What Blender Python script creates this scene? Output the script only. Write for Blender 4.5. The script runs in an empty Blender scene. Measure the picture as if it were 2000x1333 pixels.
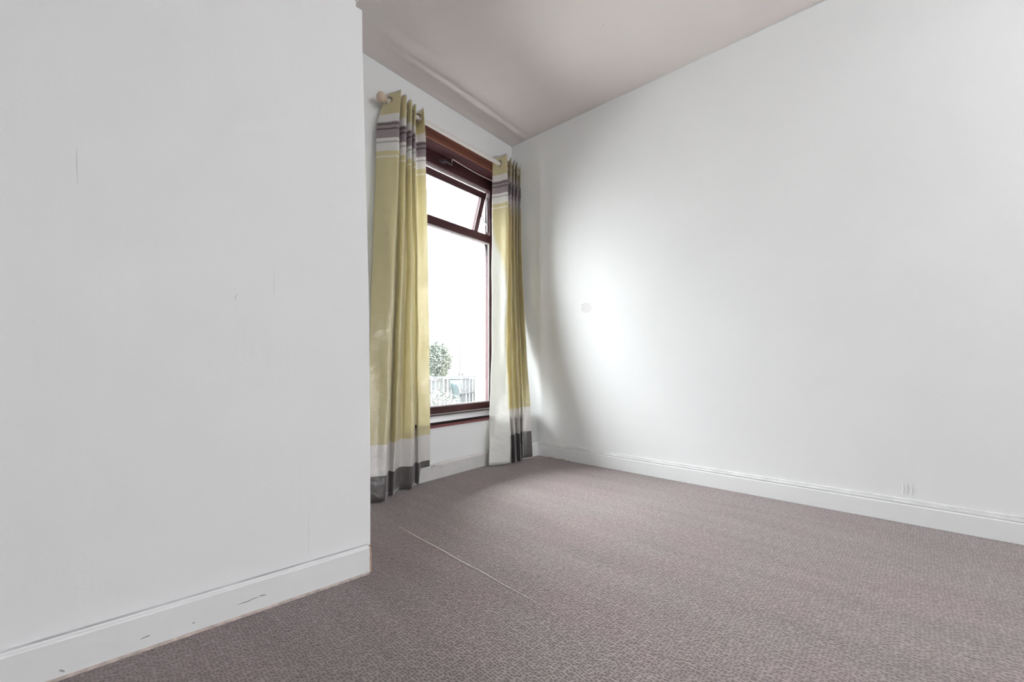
import bpy, bmesh, math, random
from mathutils import Vector, noise

scene = bpy.context.scene
PI = math.pi
CAM_H = 0.749
AZ = math.radians(49.4)            # camera heading, clockwise from +Y

# ------------------------------------------------------------------ camera
cd = bpy.data.cameras.new('camera')
cam = bpy.data.objects.new('camera', cd)
scene.collection.objects.link(cam)
cam.location = (0, 0, CAM_H)
cam.rotation_euler = (PI / 2, 0, -AZ)
cd.sensor_width = 36.0
cd.lens = 36.0 * 781 / 2000
cd.shift_y = (712 - 666.5) / 2000
cd.clip_start = 0.02
scene.camera = cam

# ------------------------------------------------------------------ colour management
scene.view_settings.view_transform = 'Standard'
scene.view_settings.look = 'None'
scene.view_settings.gamma = 1.0
scene.view_settings.use_curve_mapping = False
scene.view_settings.exposure = 1.62
scene.cycles.use_denoising = True
scene.cycles.max_bounces = 14
scene.cycles.diffuse_bounces = 8
scene.cycles.transparent_max_bounces = 16
scene.cycles.caustics_reflective = False

# ------------------------------------------------------------------ overcast sky
SKY = 13.0
RWX, RWW = -1.0, 0.9          # added rear fill window: centre and width
w = bpy.data.worlds.new('overcast_sky')
scene.world = w
w.use_nodes = True
nt = w.node_tree
nt.nodes.clear()
out = nt.nodes.new('ShaderNodeOutputWorld')
bg = nt.nodes.new('ShaderNodeBackground')
tc = nt.nodes.new('ShaderNodeTexCoord')
sp = nt.nodes.new('ShaderNodeSeparateXYZ')
rp = nt.nodes.new('ShaderNodeValToRGB')
nt.links.new(tc.outputs['Generated'], sp.inputs[0])
nt.links.new(sp.outputs['Z'], rp.inputs['Fac'])
rp.color_ramp.elements[0].position = 0.0
rp.color_ramp.elements[0].color = (0.22, 0.226, 0.235, 1)
rp.color_ramp.elements[1].position = 0.85
rp.color_ramp.elements[1].color = (1.55, 1.56, 1.59, 1)
e = rp.color_ramp.elements.new(0.3)
e.color = (0.45, 0.46, 0.475, 1)
nt.links.new(rp.outputs['Color'], bg.inputs['Color'])
bg.inputs['Strength'].default_value = SKY
nt.links.new(bg.outputs[0], out.inputs['Surface'])


def area_light(name, loc, rot, sx, sy, energy, color=(1, 1, 1), spread=PI):
    d = bpy.data.lights.new(name, 'AREA')
    d.shape = 'RECTANGLE'
    d.size, d.size_y = sx, sy
    d.energy = energy
    d.color = color
    d.spread = spread
    o = bpy.data.objects.new(name, d)
    scene.collection.objects.link(o)
    o.location = loc
    o.rotation_euler = rot
    return o


# portals: they only guide the sampling of the sky through the far window and the added rear one
p1 = area_light('portal_far_window', (2.0, 2.60, 1.38), (math.radians(-90), 0, 0), 1.3, 2.2, 1)
p1.data.cycles.is_portal = True
p2 = area_light('portal_added_window', (RWX, -3.13, 1.85), (math.radians(90), 0, 0), RWW, 1.2, 1)
p2.data.cycles.is_portal = True

# ------------------------------------------------------------------ materials
def new_mat(name):
    m = bpy.data.materials.new(name)
    m.use_nodes = True
    t = m.node_tree
    b = t.nodes['Principled BSDF']
    return m, t, b


def N(t, kind, **kw):
    n = t.nodes.new(kind)
    for k, v in kw.items():
        setattr(n, k, v)
    return n


def plain(name, col, rough=0.6, bump=0.0, bscale=60, var=0.0, vscale=6, metal=0.0, spec=0.5, stretch=(1, 1, 1)):
    m, t, b = new_mat(name)
    b.inputs['Base Color'].default_value = (*col, 1)
    b.inputs['Roughness'].default_value = rough
    b.inputs['Metallic'].default_value = metal
    b.inputs['Specular IOR Level'].default_value = spec
    tc = N(t, 'ShaderNodeTexCoord')
    mp = N(t, 'ShaderNodeMapping')
    mp.inputs['Scale'].default_value = stretch
    t.links.new(tc.outputs['Object'], mp.inputs[0])
    n1 = N(t, 'ShaderNodeTexNoise')
    n1.inputs['Scale'].default_value = vscale
    n1.inputs['Detail'].default_value = 5
    t.links.new(mp.outputs[0], n1.inputs['Vector'])
    r = N(t, 'ShaderNodeValToRGB')
    r.color_ramp.elements[0].position = 0.3
    r.color_ramp.elements[1].position = 0.7
    r.color_ramp.elements[0].color = (*[c * (1 - var) for c in col], 1)
    r.color_ramp.elements[1].color = (*[min(1, c * (1 + var)) for c in col], 1)
    t.links.new(n1.outputs['Fac'], r.inputs['Fac'])
    t.links.new(r.outputs['Color'], b.inputs['Base Color'])
    if bump > 0:
        n2 = N(t, 'ShaderNodeTexNoise')
        n2.inputs['Scale'].default_value = bscale
        n2.inputs['Detail'].default_value = 4
        t.links.new(mp.outputs[0], n2.inputs['Vector'])
        bp = N(t, 'ShaderNodeBump')
        bp.inputs['Strength'].default_value = bump
        bp.inputs['Distance'].default_value = 0.01
        t.links.new(n2.outputs['Fac'], bp.inputs['Height'])
        t.links.new(bp.outputs[0], b.inputs['Normal'])
    return m


def wall_mat():
    """Flat white emulsion on slightly uneven lining paper."""
    m, t, b = new_mat('white_emulsion')
    b.inputs['Roughness'].default_value = 0.75
    b.inputs['Specular IOR Level'].default_value = 0.2
    tc = N(t, 'ShaderNodeTexCoord')
    n1 = N(t, 'ShaderNodeTexNoise')
    n1.inputs['Scale'].default_value = 1.7
    n1.inputs['Detail'].default_value = 6
    t.links.new(tc.outputs['Object'], n1.inputs['Vector'])
    r = N(t, 'ShaderNodeValToRGB')
    r.color_ramp.elements[0].position = 0.3
    r.color_ramp.elements[1].position = 0.7
    r.color_ramp.elements[0].color = (0.762, 0.775, 0.775, 1)
    r.color_ramp.elements[1].color = (0.790, 0.803, 0.803, 1)
    t.links.new(n1.outputs['Fac'], r.inputs['Fac'])
    # small grey smudges
    n3 = N(t, 'ShaderNodeTexNoise')
    n3.inputs['Scale'].default_value = 5.5
    n3.inputs['Detail'].default_value = 3
    t.links.new(tc.outputs['Object'], n3.inputs['Vector'])
    r3 = N(t, 'ShaderNodeValToRGB')
    r3.color_ramp.elements[0].position = 0.75
    r3.color_ramp.elements[1].position = 0.88
    r3.color_ramp.elements[0].color = (1, 1, 1, 1)
    r3.color_ramp.elements[1].color = (0.9, 0.9, 0.895, 1)
    t.links.new(n3.outputs['Fac'], r3.inputs['Fac'])
    mx = N(t, 'ShaderNodeMixRGB', blend_type='MULTIPLY')
    mx.inputs['Fac'].default_value = 1
    t.links.new(r.outputs['Color'], mx.inputs['Color1'])
    t.links.new(r3.outputs['Color'], mx.inputs['Color2'])
    t.links.new(mx.outputs[0], b.inputs['Base Color'])
    # roller texture + vertical paper ripples
    mp = N(t, 'ShaderNodeMapping')
    mp.inputs['Scale'].default_value = (9, 9, 0.7)
    t.links.new(tc.outputs['Object'], mp.inputs[0])
    n2 = N(t, 'ShaderNodeTexNoise')
    n2.inputs['Scale'].default_value = 1.0
    n2.inputs['Detail'].default_value = 3
    t.links.new(mp.outputs[0], n2.inputs['Vector'])
    n4 = N(t, 'ShaderNodeTexNoise')
    n4.inputs['Scale'].default_value = 160
    t.links.new(tc.outputs['Object'], n4.inputs['Vector'])
    b1 = N(t, 'ShaderNodeBump')
    b1.inputs['Strength'].default_value = 0.25
    b1.inputs['Distance'].default_value = 0.012
    t.links.new(n2.outputs['Fac'], b1.inputs['Height'])
    b2 = N(t, 'ShaderNodeBump')
    b2.inputs['Strength'].default_value = 0.12
    b2.inputs['Distance'].default_value = 0.002
    t.links.new(n4.outputs['Fac'], b2.inputs['Height'])
    t.links.new(b1.outputs[0], b2.inputs['Normal'])
    t.links.new(b2.outputs[0], b.inputs['Normal'])
    return m


def ceiling_mat():
    m, t, b = new_mat('taupe_ceiling_paint')
    b.inputs['Roughness'].default_value = 0.6
    b.inputs['Specular IOR Level'].default_value = 0.25
    tc = N(t, 'ShaderNodeTexCoord')
    n1 = N(t, 'ShaderNodeTexNoise')
    n1.inputs['Scale'].default_value = 2.2
    n1.inputs['Detail'].default_value = 4
    t.links.new(tc.outputs['Object'], n1.inputs['Vector'])
    r = N(t, 'ShaderNodeValToRGB')
    r.color_ramp.elements[0].position = 0.35
    r.color_ramp.elements[1].position = 0.65
    r.color_ramp.elements[0].color = (0.74, 0.68, 0.668, 1)
    r.color_ramp.elements[1].color = (0.74, 0.70, 0.685, 1)
    t.links.new(n1.outputs['Fac'], r.inputs['Fac'])
    t.links.new(r.outputs['Color'], b.inputs['Base Color'])
    n2 = N(t, 'ShaderNodeTexNoise')
    n2.inputs['Scale'].default_value = 90
    n2.inputs['Detail'].default_value = 3
    t.links.new(tc.outputs['Object'], n2.inputs['Vector'])
    bp = N(t, 'ShaderNodeBump')
    bp.inputs['Strength'].default_value = 0.25
    bp.inputs['Distance'].default_value = 0.004
    t.links.new(n2.outputs['Fac'], bp.inputs['Height'])
    t.links.new(bp.outputs[0], b.inputs['Normal'])
    return m


def carpet_mat():
    """Loop-pile carpet: rows of small rounded loops with dark dimples between them."""
    m, t, b = new_mat('mauve_loop_carpet')
    b.inputs['Roughness'].default_value = 0.95
    b.inputs['Specular IOR Level'].default_value = 0.1
    b.inputs['Sheen Weight'].default_value = 0.25
    b.inputs['Sheen Roughness'].default_value = 0.5
    b.inputs['Sheen Tint'].default_value = (0.95, 0.9, 0.95, 1)
    tc = N(t, 'ShaderNodeTexCoord')
    # gentle wobble of the rows
    nw = N(t, 'ShaderNodeTexNoise')
    nw.inputs['Scale'].default_value = 14
    nw.inputs['Detail'].default_value = 3
    t.links.new(tc.outputs['Object'], nw.inputs['Vector'])
    sc = N(t, 'ShaderNodeVectorMath', operation='SCALE')
    sc.inputs['Scale'].default_value = 0.012
    t.links.new(nw.outputs['Color'], sc.inputs[0])
    ad = N(t, 'ShaderNodeVectorMath', operation='ADD')
    t.links.new(tc.outputs['Object'], ad.inputs[0])
    t.links.new(sc.outputs[0], ad.inputs[1])
    mp = N(t, 'ShaderNodeMapping')
    mp.inputs['Rotation'].default_value = (0, 0, math.radians(4))
    mp.inputs['Scale'].default_value = (1.0, 0.82, 1)
    t.links.new(ad.outputs[0], mp.inputs[0])
    v = N(t, 'ShaderNodeTexVoronoi')
    v.voronoi_dimensions = '2D'
    v.feature = 'F1'
    v.inputs['Scale'].default_value = 125
    v.inputs['Randomness'].default_value = 0.62
    t.links.new(mp.outputs[0], v.inputs['Vector'])
    r = N(t, 'ShaderNodeValToRGB')
    r.color_ramp.elements[0].position = 0.06
    r.color_ramp.elements[1].position = 0.46
    r.color_ramp.elements[0].color = (0.46, 0.44, 0.43, 1)
    r.color_ramp.elements[1].color = (1.10, 1.10, 1.10, 1)
    t.links.new(v.outputs['Distance'], r.inputs['Fac'])
    # yarn flecks and large mottling: pinkish and greyer patches
    n1 = N(t, 'ShaderNodeTexNoise')
    n1.inputs['Scale'].default_value = 2.6
    n1.inputs['Detail'].default_value = 6
    n1.inputs['Roughness'].default_value = 0.6
    t.links.new(tc.outputs['Object'], n1.inputs['Vector'])
    rc = N(t, 'ShaderNodeValToRGB')
    rc.color_ramp.elements[0].position = 0.40
    rc.color_ramp.elements[1].position = 0.60
    rc.color_ramp.elements[0].color = (0.240, 0.192, 0.190, 1)
    rc.color_ramp.elements[1].color = (0.228, 0.200, 0.192, 1)
    t.links.new(n1.outputs['Fac'], rc.inputs['Fac'])
    n5 = N(t, 'ShaderNodeTexNoise')
    n5.inputs['Scale'].default_value = 55
    n5.inputs['Detail'].default_value = 2
    t.links.new(tc.outputs['Object'], n5.inputs['Vector'])
    r5 = N(t, 'ShaderNodeValToRGB')
    r5.color_ramp.elements[0].position = 0.3
    r5.color_ramp.elements[1].position = 0.7
    r5.color_ramp.elements[0].color = (0.82, 0.82, 0.82, 1)
    r5.color_ramp.elements[1].color = (1.15, 1.15, 1.15, 1)
    t.links.new(n5.outputs['Fac'], r5.inputs['Fac'])
    m1 = N(t, 'ShaderNodeMixRGB', blend_type='MULTIPLY')
    m1.inputs['Fac'].default_value = 1
    t.links.new(rc.outputs['Color'], m1.inputs['Color1'])
    t.links.new(r.outputs['Color'], m1.inputs['Color2'])
    m2 = N(t, 'ShaderNodeMixRGB', blend_type='MULTIPLY')
    m2.inputs['Fac'].default_value = 1
    t.links.new(m1.outputs[0], m2.inputs['Color1'])
    t.links.new(r5.outputs['Color'], m2.inputs['Color2'])
    # long brushed tracks in the pile, running along the room
    mp2 = N(t, 'ShaderNodeMapping')
    mp2.inputs['Rotation'].default_value = (0, 0, math.radians(6))
    mp2.inputs['Scale'].default_value = (7.0, 0.9, 1)
    t.links.new(tc.outputs['Object'], mp2.inputs[0])
    n6 = N(t, 'ShaderNodeTexNoise')
    n6.inputs['Scale'].default_value = 1.6
    n6.inputs['Detail'].default_value = 5
    t.links.new(mp2.outputs[0], n6.inputs['Vector'])
    r6 = N(t, 'ShaderNodeValToRGB')
    r6.color_ramp.elements[0].position = 0.35
    r6.color_ramp.elements[1].position = 0.68
    r6.color_ramp.elements[0].color = (0.92, 0.915, 0.91, 1)
    r6.color_ramp.elements[1].color = (1.09, 1.09, 1.09, 1)
    t.links.new(n6.outputs['Fac'], r6.inputs['Fac'])
    m3 = N(t, 'ShaderNodeMixRGB', blend_type='MULTIPLY')
    m3.inputs['Fac'].default_value = 1
    t.links.new(m2.outputs[0], m3.inputs['Color1'])
    t.links.new(r6.outputs['Color'], m3.inputs['Color2'])
    t.links.new(m3.outputs[0], b.inputs['Base Color'])
    iv = N(t, 'ShaderNodeMath', operation='MULTIPLY')
    iv.inputs[1].default_value = 1
    t.links.new(v.outputs['Distance'], iv.inputs[0])
    bp = N(t, 'ShaderNodeBump')
    bp.inputs['Strength'].default_value = 0.9
    bp.inputs['Distance'].default_value = 0.0045
    t.links.new(iv.outputs[0], bp.inputs['Height'])
    t.links.new(bp.outputs[0], b.inputs['Normal'])
    return m


def glass_mat():
    m = bpy.data.materials.new('window_glass')
    m.use_nodes = True
    t = m.node_tree
    t.nodes.clear()
    o = N(t, 'ShaderNodeOutputMaterial')
    tr = N(t, 'ShaderNodeBsdfTransparent')
    tr.inputs['Color'].default_value = (0.96, 0.975, 0.97, 1)
    gl = N(t, 'ShaderNodeBsdfGlossy')
    gl.inputs['Roughness'].default_value = 0.02
    fr = N(t, 'ShaderNodeFresnel')
    fr.inputs['IOR'].default_value = 1.35
    mx = N(t, 'ShaderNodeMixShader')
    t.links.new(fr.outputs[0], mx.inputs[0])
    t.links.new(tr.outputs[0], mx.inputs[1])
    t.links.new(gl.outputs[0], mx.inputs[2])
    t.links.new(mx.outputs[0], o.inputs['Surface'])
    return m


def fabric_mat(name, bands, trans=0.20, satin=1.0):
    """Woven satin with horizontal colour bands; bands = [(z_top, colour)] from the floor up."""
    m, t, b = new_mat(name)
    tc = N(t, 'ShaderNodeTexCoord')
    sp = N(t, 'ShaderNodeSeparateXYZ')
    t.links.new(tc.outputs['Object'], sp.inputs[0])
    dv = N(t, 'ShaderNodeMath', operation='DIVIDE')
    dv.inputs[1].default_value = 2.6
    t.links.new(sp.outputs['Z'], dv.inputs[0])
    r = N(t, 'ShaderNodeValToRGB')
    cr = r.color_ramp
    cr.interpolation = 'CONSTANT'
    z0 = 0.0
    first = True
    for ztop, col in bands:
        if first:
            cr.elements[0].position = 0
            cr.elements[0].color = (*col, 1)
            cr.elements[1].position = 1.0
            cr.elements[1].color = (*bands[-1][1], 1)
            first = False
        else:
            e = cr.elements.new(z0 / 2.6)
            e.color = (*col, 1)
        z0 = ztop
    t.links.new(dv.outputs[0], r.inputs['Fac'])
    # slubs of the weave
    mp = N(t, 'ShaderNodeMapping')
    mp.inputs['Scale'].default_value = (40, 40, 500)
    t.links.new(tc.outputs['Object'], mp.inputs[0])
    n1 = N(t, 'ShaderNodeTexNoise')
    n1.inputs['Scale'].default_value = 1.0
    n1.inputs['Detail'].default_value = 3
    t.links.new(mp.outputs[0], n1.inputs['Vector'])
    r1 = N(t, 'ShaderNodeValToRGB')
    r1.color_ramp.elements[0].position = 0.3
    r1.color_ramp.elements[1].position = 0.7
    r1.color_ramp.elements[0].color = (0.93, 0.93, 0.93, 1)
    r1.color_ramp.elements[1].color = (1.04, 1.04, 1.04, 1)
    t.links.new(n1.outputs['Fac'], r1.inputs['Fac'])
    mx = N(t, 'ShaderNodeMixRGB', blend_type='MULTIPLY')
    mx.inputs['Fac'].default_value = 1
    t.links.new(r.outputs['Color'], mx.inputs['Color1'])
    t.links.new(r1.outputs['Color'], mx.inputs['Color2'])
    at = N(t, 'ShaderNodeAttribute')
    at.attribute_name = 'glare_edge'
    mt = N(t, 'ShaderNodeMixRGB')
    mt.inputs['Color2'].default_value = (0.74, 0.745, 0.71, 1)  # pale tone of the window glare painted on the curtain edge
    t.links.new(at.outputs['Fac'], mt.inputs['Fac'])
    t.links.new(mx.outputs[0], mt.inputs['Color1'])
    mx = mt
    t.links.new(mx.outputs[0], b.inputs['Base Color'])
    b.inputs['Roughness'].default_value = 0.30
    b.inputs['Specular IOR Level'].default_value = satin
    b.inputs['Sheen Weight'].default_value = 0.6
    b.inputs['Sheen Roughness'].default_value = 0.4
    b.inputs['Sheen Tint'].default_value = (0.9, 0.87, 0.92, 1)
    # soft creases
    n2 = N(t, 'ShaderNodeTexNoise')
    n2.inputs['Scale'].default_value = 14
    n2.inputs['Detail'].default_value = 3
    t.links.new(tc.outputs['Object'], n2.inputs['Vector'])
    bp = N(t, 'ShaderNodeBump')
    bp.inputs['Strength'].default_value = 0.35
    bp.inputs['Distance'].default_value = 0.02
    t.links.new(n2.outputs['Fac'], bp.inputs['Height'])
    t.links.new(bp.outputs[0], b.inputs['Normal'])
    tl = N(t, 'ShaderNodeBsdfTranslucent')
    t.links.new(mx.outputs[0], tl.inputs['Color'])
    ms = N(t, 'ShaderNodeMixShader')
    ms.inputs[0].default_value = trans
    t.links.new(b.outputs[0], ms.inputs[1])
    t.links.new(tl.outputs[0], ms.inputs[2])
    t.links.new(ms.outputs[0], t.nodes['Material Output'].inputs['Surface'])
    return m


def brick_mat():
    m, t, b = new_mat('red_brick')
    tc = N(t, 'ShaderNodeTexCoord')
    mp = N(t, 'ShaderNodeMapping')
    mp.inputs['Rotation'].default_value = (PI / 2, 0, 0)
    t.links.new(tc.outputs['Object'], mp.inputs[0])
    br = N(t, 'ShaderNodeTexBrick')
    br.inputs['Scale'].default_value = 4.5
    br.inputs['Color1'].default_value = (0.36, 0.12, 0.08, 1)
    br.inputs['Color2'].default_value = (0.28, 0.10, 0.07, 1)
    br.inputs['Mortar'].default_value = (0.5, 0.46, 0.42, 1)
    t.links.new(mp.outputs[0], br.inputs['Vector'])
    t.links.new(br.outputs['Color'], b.inputs['Base Color'])
    b.inputs['Roughness'].default_value = 0.9
    return m


WALL = wall_mat()
CEIL = ceiling_mat()
CARPET = carpet_mat()
GLASS = glass_mat()
GLOSS = plain('white_gloss_paint', (0.76, 0.775, 0.775), 0.38, 0.15, 25, 0.02, 5)
BROWN = plain('mahogany_stained_frame', (0.058, 0.021, 0.024), 0.5, 0.15, 30, 0.25, 3, spec=0.25, stretch=(1, 8, 8))
SILLM = plain('shaded_sill_stain', (0.022, 0.013, 0.014), 0.6, 0.15, 30, 0.25, 3, spec=0.12, stretch=(1, 8, 8))  # frame stain darkened in colour to offset strong sky light on the sill
FASCIA = plain('red_brown_fascia', (0.155, 0.045, 0.022), 0.4, 0.12, 30, 0.2, 3, stretch=(1, 8, 8))
RAWWOOD = plain('bare_timber', (0.46, 0.33, 0.27), 0.85, 0.4, 60, 0.3, 40)
GRIME = plain('dark_grime', (0.16, 0.13, 0.12), 0.9, 0.2, 60, 0.3, 60)
CREAM = plain('cream_painted_pole', (0.68, 0.655, 0.625), 0.35, 0.05, 40, 0.03, 8)
KNOB = plain('beige_wood_knob', (0.60, 0.47, 0.36), 0.45, 0.1, 40, 0.08, 20)
STEEL = plain('nickel_eyelet', (0.42, 0.36, 0.32), 0.25, 0, 10, 0.05, 10, metal=1.0)
DARKMETAL = plain('dark_bronze_catch', (0.045, 0.035, 0.04), 0.4, 0, 10, 0.1, 10)
ALU = plain('aluminium_stay', (0.55, 0.56, 0.58), 0.35, 0, 10, 0.05, 10, metal=0.8)
CORD = plain('white_cord', (0.78, 0.72, 0.72), 0.6, 0, 10, 0.02, 10)
LINING = plain('cream_curtain_lining', (0.84, 0.84, 0.80), 0.8, 0.1, 50, 0.03, 10)
_t = LINING.node_tree
_tl = _t.nodes.new('ShaderNodeBsdfTranslucent')
_tl.inputs['Color'].default_value = (0.9, 0.9, 0.86, 1)
_mx = _t.nodes.new('ShaderNodeMixShader')
_mx.inputs[0].default_value = 0.6
_t.links.new(_t.nodes['Principled BSDF'].outputs[0], _mx.inputs[1])
_t.links.new(_tl.outputs[0], _mx.inputs[2])
_t.links.new(_mx.outputs[0], _t.nodes['Material Output'].inputs['Surface'])
BEAD = plain('glazing_bead', (0.5, 0.47, 0.5), 0.4, 0, 10, 0.05, 10)
CRACKM = plain('plaster_crack', (0.55, 0.55, 0.55), 0.9, 0, 10, 0.1, 40)
FILLER = plain('fresh_filler', (0.70, 0.70, 0.695), 0.9, 0.5, 60, 0.04, 30)
SCUFF = plain('grey_scuff', (0.34, 0.34, 0.35), 0.8, 0, 10, 0.4, 60)
BRICK = brick_mat()
LEAF = plain('shrub_leaf', (0.032, 0.042, 0.029), 0.6, 0, 10, 0.35, 2)
LEAF2 = plain('shrub_leaf_grey', (0.029, 0.033, 0.028), 0.6, 0, 10, 0.45, 3)
TWIG = plain('bare_twig', (0.028, 0.024, 0.024), 0.8, 0, 10, 0.2, 3)
FENCE = plain('weathered_fence', (0.024, 0.027, 0.028), 0.8, 0.2, 30, 0.3, 5, stretch=(6, 6, 1))
TEAL = plain('teal_plastic', (0.006, 0.017, 0.020), 0.4, 0, 10, 0.1, 3)
PALEPOST = plain('pale_render_post', (0.78, 0.78, 0.76), 0.8, 0.2, 30, 0.05, 5)
SOIL = plain('garden_soil_grass', (0.24, 0.235, 0.23), 0.9, 0.3, 20, 0.4, 3)

GOLD = (0.58, 0.515, 0.29)
SILV = (0.70, 0.68, 0.66)
MAUVE = (0.29, 0.24, 0.25)
DK = (0.085, 0.06, 0.065)
TUCK = (0.40, 0.39, 0.37)
GREYDK = (0.115, 0.105, 0.10)


def bands(lo, hi):
    """lo = (top of dark hem, top of silver hem); hi = shift of the heading bands."""
    s = hi
    return [(lo[0], GREYDK), (lo[1], SILV), (2.052 + s, GOLD), (2.066 + s, (0.72, 0.68, 0.60)), (2.092 + s, GOLD),
            (2.150 + s, SILV), (2.153 + s, TUCK), (2.163 + s, SILV), (2.166 + s, TUCK), (2.182 + s, SILV),
            (2.232 + s, MAUVE), (2.237 + s, DK), (2.246 + s, MAUVE), (2.251 + s, DK), (2.260 + s, MAUVE), (2.265 + s, DK),
            (2.279 + s, MAUVE), (2.332 + s, SILV), (2.418, GOLD), (2.6, (0.62, 0.62, 0.64))]


FAB_L = fabric_mat('gold_banded_satin', bands((0.14, 0.30), -0.05))
FAB_R = fabric_mat('gold_banded_satin_right', bands((0.205, 0.40), -0.05))


# ------------------------------------------------------------------ mesh helpers
def link(o, parent=None):
    scene.collection.objects.link(o)
    if parent is not None:
        o.parent = parent
    return o


def build(name, bm, mat, parent=None, smooth=False, recalc=True):
    if recalc:
        bmesh.ops.recalc_face_normals(bm, faces=bm.faces)
    me = bpy.data.meshes.new(name)
    bm.to_mesh(me)
    bm.free()
    for mm in (mat if isinstance(mat, (list, tuple)) else [mat]):
        me.materials.append(mm)
    if smooth:
        for p in me.polygons:
            p.use_smooth = True
    return link(bpy.data.objects.new(name, me), parent)


def bevel(o, wd=0.002, seg=2):
    md = o.modifiers.new('bevel', 'BEVEL')
    md.width = wd
    md.segments = seg
    md.limit_method = 'ANGLE'
    return o


def box(bm, x0, x1, y0, y1, z0, z1):
    v = [bm.verts.new((x, y, z)) for x in (x0, x1) for y in (y0, y1) for z in (z0, z1)]
    for f in ((0, 1, 3, 2), (4, 6, 7, 5), (0, 4, 5, 1), (2, 3, 7, 6), (0, 2, 6, 4), (1, 5, 7, 3)):
        bm.faces.new([v[i] for i in f])
    return v


def one_box(name, dims, mat, parent=None, bev=0.0):
    bm = bmesh.new()
    box(bm, *dims)
    o = build(name, bm, mat, parent)
    if bev:
        bevel(o, bev)
    return o


def tube(bm, pts, r, n=12, cap=True):
    rings = []
    for i, p in enumerate(pts):
        p = Vector(p)
        a = Vector(pts[max(i - 1, 0)])
        c = Vector(pts[min(i + 1, len(pts) - 1)])
        d = (c - a).normalized()
        up = Vector((0, 0, 1)) if abs(d.z) < 0.9 else Vector((1, 0, 0))
        s = d.cross(up).normalized()
        u = s.cross(d).normalized()
        rr = r[i] if isinstance(r, (list, tuple)) else r
        rings.append([bm.verts.new(p + (s * math.cos(2 * PI * k / n) + u * math.sin(2 * PI * k / n)) * rr) for k in range(n)])
    for a, b2 in zip(rings, rings[1:]):
        for k in range(n):
            bm.faces.new((a[k], a[(k + 1) % n], b2[(k + 1) % n], b2[k]))
    if cap:
        bm.faces.new(rings[0][::-1])
        bm.faces.new(rings[-1])


def extrude_profile(bm, prof, start, end, out_dir):
    """prof = [(distance out of the wall, z)] swept from start to end (plan points)."""
    o = Vector((out_dir[0], out_dir[1], 0)).normalized()
    rings = []
    for p in (start, end):
        rings.append([bm.verts.new((p[0] + o.x * d, p[1] + o.y * d, z)) for d, z in prof])
    n = len(prof)
    for k in range(n):
        bm.faces.new((rings[0][k], rings[0][(k + 1) % n], rings[1][(k + 1) % n], rings[1][k]))
    bm.faces.new(rings[0])
    bm.faces.new(rings[1][::-1])


def torus(bm, c, axis, R, r, n=20, k=8):
    axis = Vector(axis).normalized()
    s = axis.cross(Vector((0, 0, 1))).normalized()
    u = s.cross(axis).normalized()
    rings = []
    for i in range(n):
        a = 2 * PI * i / n
        d = s * math.cos(a) + u * math.sin(a)
        rings.append([bm.verts.new(Vector(c) + d * (R + r * math.cos(2 * PI * j / k)) + axis * r * math.sin(2 * PI * j / k)) for j in range(k)])
    for i in range(n):
        for j in range(k):
            a, b2 = rings[i], rings[(i + 1) % n]
            bm.faces.new((a[j], a[(j + 1) % k], b2[(j + 1) % k], b2[j]))


def empty(name, loc, label=None, cat=None, kind=None, group=None):
    o = bpy.data.objects.new(name, None)
    o.empty_display_size = 0.1
    o.location = loc
    link(o)
    tag(o, label, cat, kind, group)
    return o


def tag(o, label=None, cat=None, kind=None, group=None):
    if label:
        o['label'] = label
    if cat:
        o['category'] = cat
    if kind:
        o['kind'] = kind
    if group:
        o['group'] = group
    return o


# ------------------------------------------------------------------ room shell
XR = 2.65          # right wall
YF = 2.275         # far (window) wall
ZC = 2.649         # ceiling
YB = -3.0          # wall behind the camera
XL = -3.3          # far left end of the room

# floor
bm = bmesh.new()
box(bm, XL - 0.1, XR + 0.15, YB - 0.1, YF + 0.02, -0.12, 0.0)
floor = tag(build('floor', bm, CARPET), 'fitted mauve grey loop pile carpet covering the whole floor', 'floor', 'structure')
# join between two widths of carpet
bm = bmesh.new()
pts = []
for i in range(41):
    f = i / 40
    pts.append((1.0605 - 0.060 * f + 0.0015 * math.sin(f * 21), 1.60 - 0.86 * f, 0.0012))
tube(bm, pts, [0.0021 * math.sin(PI * (0.06 + 0.88 * i / 40)) for i in range(41)], 6)
seam = build('carpet_seam', bm, plain('pale_seam_yarn', (0.75, 0.69, 0.68), 0.9, 0, 10, 0.1, 40), floor)
tag(seam, 'pale raised seam line in the carpet')

# worn edge of the carpet, lifting a little by the corner
bm = bmesh.new()
tube(bm, [(2.470 + 0.016 * i, 1.962 - 0.011 * i + 0.003 * math.sin(i * 1.7), 0.005 + 0.002 * math.sin(i)) for i in range(11)], 0.0035, 6)
tube(bm, [(2.622, 1.862 - 0.018 * i, 0.004 + 0.003 * math.sin(i * 1.1)) for i in range(12)], 0.0045, 6)
build('frayed_edge', bm, plain('frayed_backing', (0.42, 0.34, 0.30), 0.95, 0.5, 80, 0.4, 50), floor)

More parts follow.
